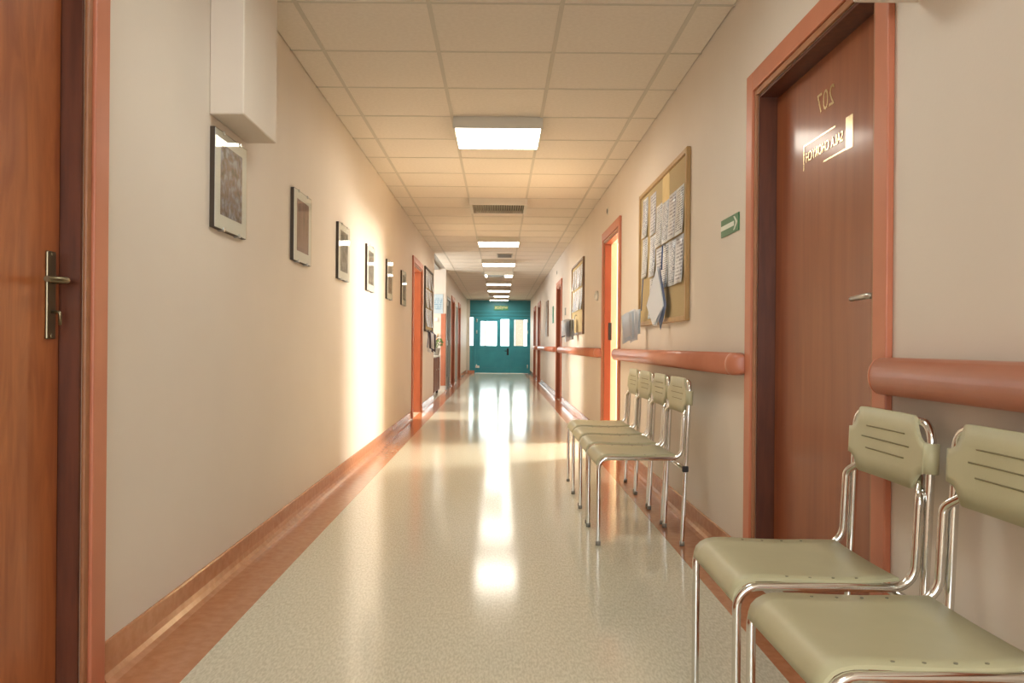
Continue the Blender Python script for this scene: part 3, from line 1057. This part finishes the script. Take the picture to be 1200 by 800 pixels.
pl = thing('wall_picture', 'narrow dim picture far along the right wall', 'picture', (XR, 18.2, 1.2))
MB().box(-0.025, 0, -0.35, 0.35, 0, 0.80, 0.003).build('frame', 'oak_dark', pl)
MB().box(-0.0265, -0.0248, -0.31, 0.31, 0.04, 0.76).build('print', arts[4], pl)

# ------------------------------------------------------------------ lobby: cabinet, plant, notice
cb = thing('low_cabinet', 'low brown cabinet in the lobby with flowers on it', 'cabinet', (-1.42, 15.35, 0))
MB().box(-0.2, 0.17, 0, 1.5, 0.06, 0.75, 0.004).build('body', 'cabinet', cb)
MB().box(-0.22, 0.2, -0.02, 1.52, 0.75, 0.775, 0.004).build('worktop', 'white_trim', cb)
for k in range(3):
    dr = MB().box(0.17, 0.188, 0.012 + 0.495 * k, 0.48 + 0.495 * k, 0.075, 0.735, 0.003).build('door', 'cabinet', cb)
    MB().tube([(0.188, 0.44 + 0.495 * k, 0.5), (0.205, 0.44 + 0.495 * k, 0.5)], 0.012, 8).build('knob', 'steel', dr)
for x in (-0.15, 0.13):
    for y in (0.08, 1.42):
        MB().tube([(x, y, 0), (x, y, 0.06)], 0.025, 8).build('leg', 'black', cb)
pp = thing('potted_plant', 'potted plant with peach flowers on the low cabinet', 'plant', (-1.315, 16.6, 0.775))
MB().tube([(0, 0, 0), (0, 0, 0.13), (0, 0, 0.15)], [0.075, 0.10, 0.105], 14).build('pot', 'pot', pp)
lv, fl = MB(), MB()
for k in range(90):
    a, e, rr = R.uniform(0, 2 * PI), R.uniform(-0.2, 1.4), R.uniform(0.1, 0.30)
    p = Vector((math.cos(a) * math.cos(e) * rr * 0.8, math.sin(a) * math.cos(e) * rr, 0.2 + math.sin(e) * rr * 0.9))
    dv = Vector((R.uniform(-1, 1), R.uniform(-1, 1), R.uniform(-0.4, 0.8))).normalized()
    sv = dv.cross(Vector((0, 0, 1))).normalized()
    L_, W_ = R.uniform(0.06, 0.11), R.uniform(0.02, 0.035)
    t_ = fl if (e > 0.75 and rr > 0.17) else lv
    t_.quad(p, p + dv * L_ * 0.5 + sv * W_, p + dv * L_, p + dv * L_ * 0.5 - sv * W_)
    if k % 6 == 0:
        lv.tube([(0, 0, 0.12), p * 0.6 + Vector((0, 0, 0.08)), p], 0.004, 5)
lv.build('foliage', 'leaf', pp)['kind'] = 'stuff'
fl.build('blossoms', 'petal', pp)['kind'] = 'stuff'
nt = tag(MB().box(-0.10, 0.10, -0.012, 0.0, -0.21, 0.21, 0.001).build('lobby_notice', print_mat('lobby_notice_print', (0.16, 0.30, 0.42), (0.50, 0.58, 0.62), 30, 'X', 3.0), None, (-1.31, RX1, 1.87)),
         'pale blue printed notice on the lobby end wall', 'notice')
sw = thing('light_switch', 'white switch below the blue notice in the lobby', 'switch', (-1.36, RX1, 1.53))
MB().box(-0.045, 0.045, -0.014, 0, -0.045, 0.045, 0.004).build('plate', 'white', sw)
MB().box(-0.028, 0.028, -0.019, -0.013, -0.03, 0.03, 0.002).build('rocker', 'mat_board', sw)

# ------------------------------------------------------------------ chairs
def make_chair():
    root = thing('chair', 'proto', 'chair', (0, 0, 0), 0, 'khaki chairs with chrome frames')
    w_, r = 0.205, 0.0105
    zs = 0.436
    xf, xr = -0.21, 0.20
    def B(z):                                                  # x of the rear tube at height z
        return xr + 0.012 + 0.04 * z
    for s in (-1, 1):
        MB().tube([(xf, s * w_, 0.012), (xf, s * w_, 0.37)], r, 12, False).build('leg', 'chrome', root)
        MB().tube([(B(0), s * w_, 0.012), (B(0.40), s * w_, 0.40)], r, 12, False).build('leg', 'chrome', root)
        for x in (xf, B(0)):
            MB().tube([(x, s * w_, 0.0), (x, s * w_, 0.022)], 0.0125, 12).build('foot_cap', 'ferrule', root)
    xa = 0.2055                                                 # upright of the seat tube, just before the rear tube
    pts = [(xf, -w_, 0.37), (xf, -w_, zs), (xa, -w_, zs), (xa + 0.0105, -w_, 0.648), (B(0.69) + 0.008, -w_ + 0.048, 0.688), (B(0.69) + 0.008, w_ - 0.048, 0.688), (xa + 0.0105, w_, 0.648), (xa, w_, zs), (xf, w_, zs), (xf, w_, 0.37)]
    MB().tube(fillet(pts, [0.052, 0.055, 0.03, 0.028, 0.028, 0.03, 0.055, 0.052], 8), r, 12, False).build('seat_frame', 'chrome', root)
    pts = [(B(0.40), -w_, 0.40), (B(0.83), -w_, 0.822), (B(0.83), w_, 0.822), (B(0.40), w_, 0.40)]
    MB().tube(fillet(pts, [0.045, 0.045], 8), r, 12, False).build('back_frame', 'chrome', root)
    st = MB().tube([(B(0.385) - 0.004, -w_ - 0.006, 0.385), (B(0.385) - 0.004, w_ + 0.006, 0.385)], 0.011, 12).build('stretcher', 'chrome', root)
    for s in (-1, 1):
        MB().box(B(0.385) - 0.019, B(0.385) + 0.011, s * (w_ + 0.007) - 0.008, s * (w_ + 0.007) + 0.008, 0.37, 0.4, 0.003).build('end_plug', 'black', st)
    # seat: sheet with a rolled-down front edge
    ws = 0.203
    prof = [(-0.219, 0.398), (-0.2175, 0.413), (-0.212, 0.429), (-0.200, 0.442), (-0.184, 0.4505), (-0.162, 0.455), (-0.13, 0.4555), (-0.05, 0.4525), (0.03, 0.4505), (0.10, 0.452), (0.178, 0.455)]
    nv = len(prof) - 1
    def fn(u, vv):
        i = min(nv, int(round(vv * nv)))
        x, z = prof[i]
        a, b = prof[max(0, i - 1)], prof[min(nv, i + 1)]
        tx, tz = b[0] - a[0], b[1] - a[1]
        dip = 0.004 * (1 - (2 * u - 1) ** 2) * (1 if i > 4 else 0)
        y = (u - 0.5) * 2 * ws
        if i == nv:
            y *= 0.93
        return (x, y, z - dip), (-tz, 0, tx)
    seat = MB().grid(fn, 8, nv, 0.008).build('seat', 'khaki', root)
    rv = MB().tube([(0, 0, -0.001), (0, 0, 0.0009)], 0.0038, 8).mesh('rivet', 'rivet')
    for s in (-1, 1):
        for k in range(6):
            place('rivet', rv, seat, (-0.14 + 0.055 * k, s * 0.182, 0.4535 if k < 2 else 0.4515))
    # backrest plate wrapping the rear tubes
    out = [(0.0, 0.838, 0.660), (0.03, 0.838, 0.660), (0.06, 0.838, 0.660), (0.09, 0.838, 0.660), (0.12, 0.838, 0.660), (0.145, 0.837, 0.660), (0.153, 0.832, 0.664), (0.160, 0.815, 0.674), (0.168, 0.800, 0.686), (0.178, 0.788, 0.696), (0.19, 0.780, 0.702), (0.200, 0.777, 0.704), (0.207, 0.776, 0.705)]
    ys = [(-y, t, b_) for y, t, b_ in out[:0:-1]] + out
    m_ = MB()
    def plate(y, z):
        bow = 0.020 * max(0.0, 1 - (y / 0.205) ** 2)
        return B(z) - 0.019 + bow * 0.3
    nrow = 4
    F, K = [], []
    for y, t, b_ in ys:
        F.append([m_.bm.verts.new((plate(y, b_ + (t - b_) * j / nrow), y, b_ + (t - b_) * j / nrow)) for j in range(nrow + 1)])
        K.append([m_.bm.verts.new((plate(y, b_ + (t - b_) * j / nrow) + 0.008, y, b_ + (t - b_) * j / nrow)) for j in range(nrow + 1)])
    for i in range(len(ys) - 1):
        for j in range(nrow):
            m_.bm.faces.new((F[i][j], F[i][j + 1], F[i + 1][j + 1], F[i + 1][j])).smooth = True
            m_.bm.faces.new((K[i][j], K[i + 1][j], K[i + 1][j + 1], K[i][j + 1])).smooth = True
        m_.bm.faces.new((F[i][0], F[i + 1][0], K[i + 1][0], K[i][0]))
        m_.bm.faces.new((F[i][nrow], K[i][nrow], K[i + 1][nrow], F[i + 1][nrow]))
    for e in (0, -1):
        for j in range(nrow):
            m_.bm.faces.new((F[e][j], F[e][j + 1], K[e][j + 1], K[e][j]))
    for s in (-1, 1):
        m_.tube([(B(0.705), s * w_, 0.705), (B(0.776), s * w_, 0.776)], 0.0185, 18)
    back = m_.build('backrest', 'khaki', root)
    for z, hw in ((0.788, 0.105), (0.758, 0.13), (0.728, 0.105)):
        g_ = MB()
        pts = [(plate(hw * (k / 6 - 1), z) - 0.0006, hw * (k / 6 - 1), z) for k in range(13)]
        g_.tube(pts, 0.0018, 6)
        g_.build('groove_shade_line', 'khaki_dark', back)  # thin dark tube on the plate, the embossed line's shade put into its colour
    return root


proto = make_chair()
spots = [(0.775, 1.585, 'khaki chair at the very front, chrome frame, cut by the picture edge'),
         (0.777, 2.10, 'khaki chair in front of the numbered door, second from the viewer'),
         (0.712, 4.245, 'khaki chair closest to the viewer in the row of four'),
         (0.714, 4.735, 'khaki chair second from the numbered door in the row of four'),
         (0.718, 5.225, 'khaki chair third from the numbered door in the row of four'),
         (0.724, 5.715, 'khaki chair at the open doorway end of the row of four')]
for i, (x, y, lb) in enumerate(spots):
    o = proto if i == 0 else copy_tree(proto)
    o.location = (x, y, 0.0012)
    o.rotation_euler.z = [0.0, -0.012, 0.01, -0.008, 0.012, 0.0][i]
    o['label'] = lb
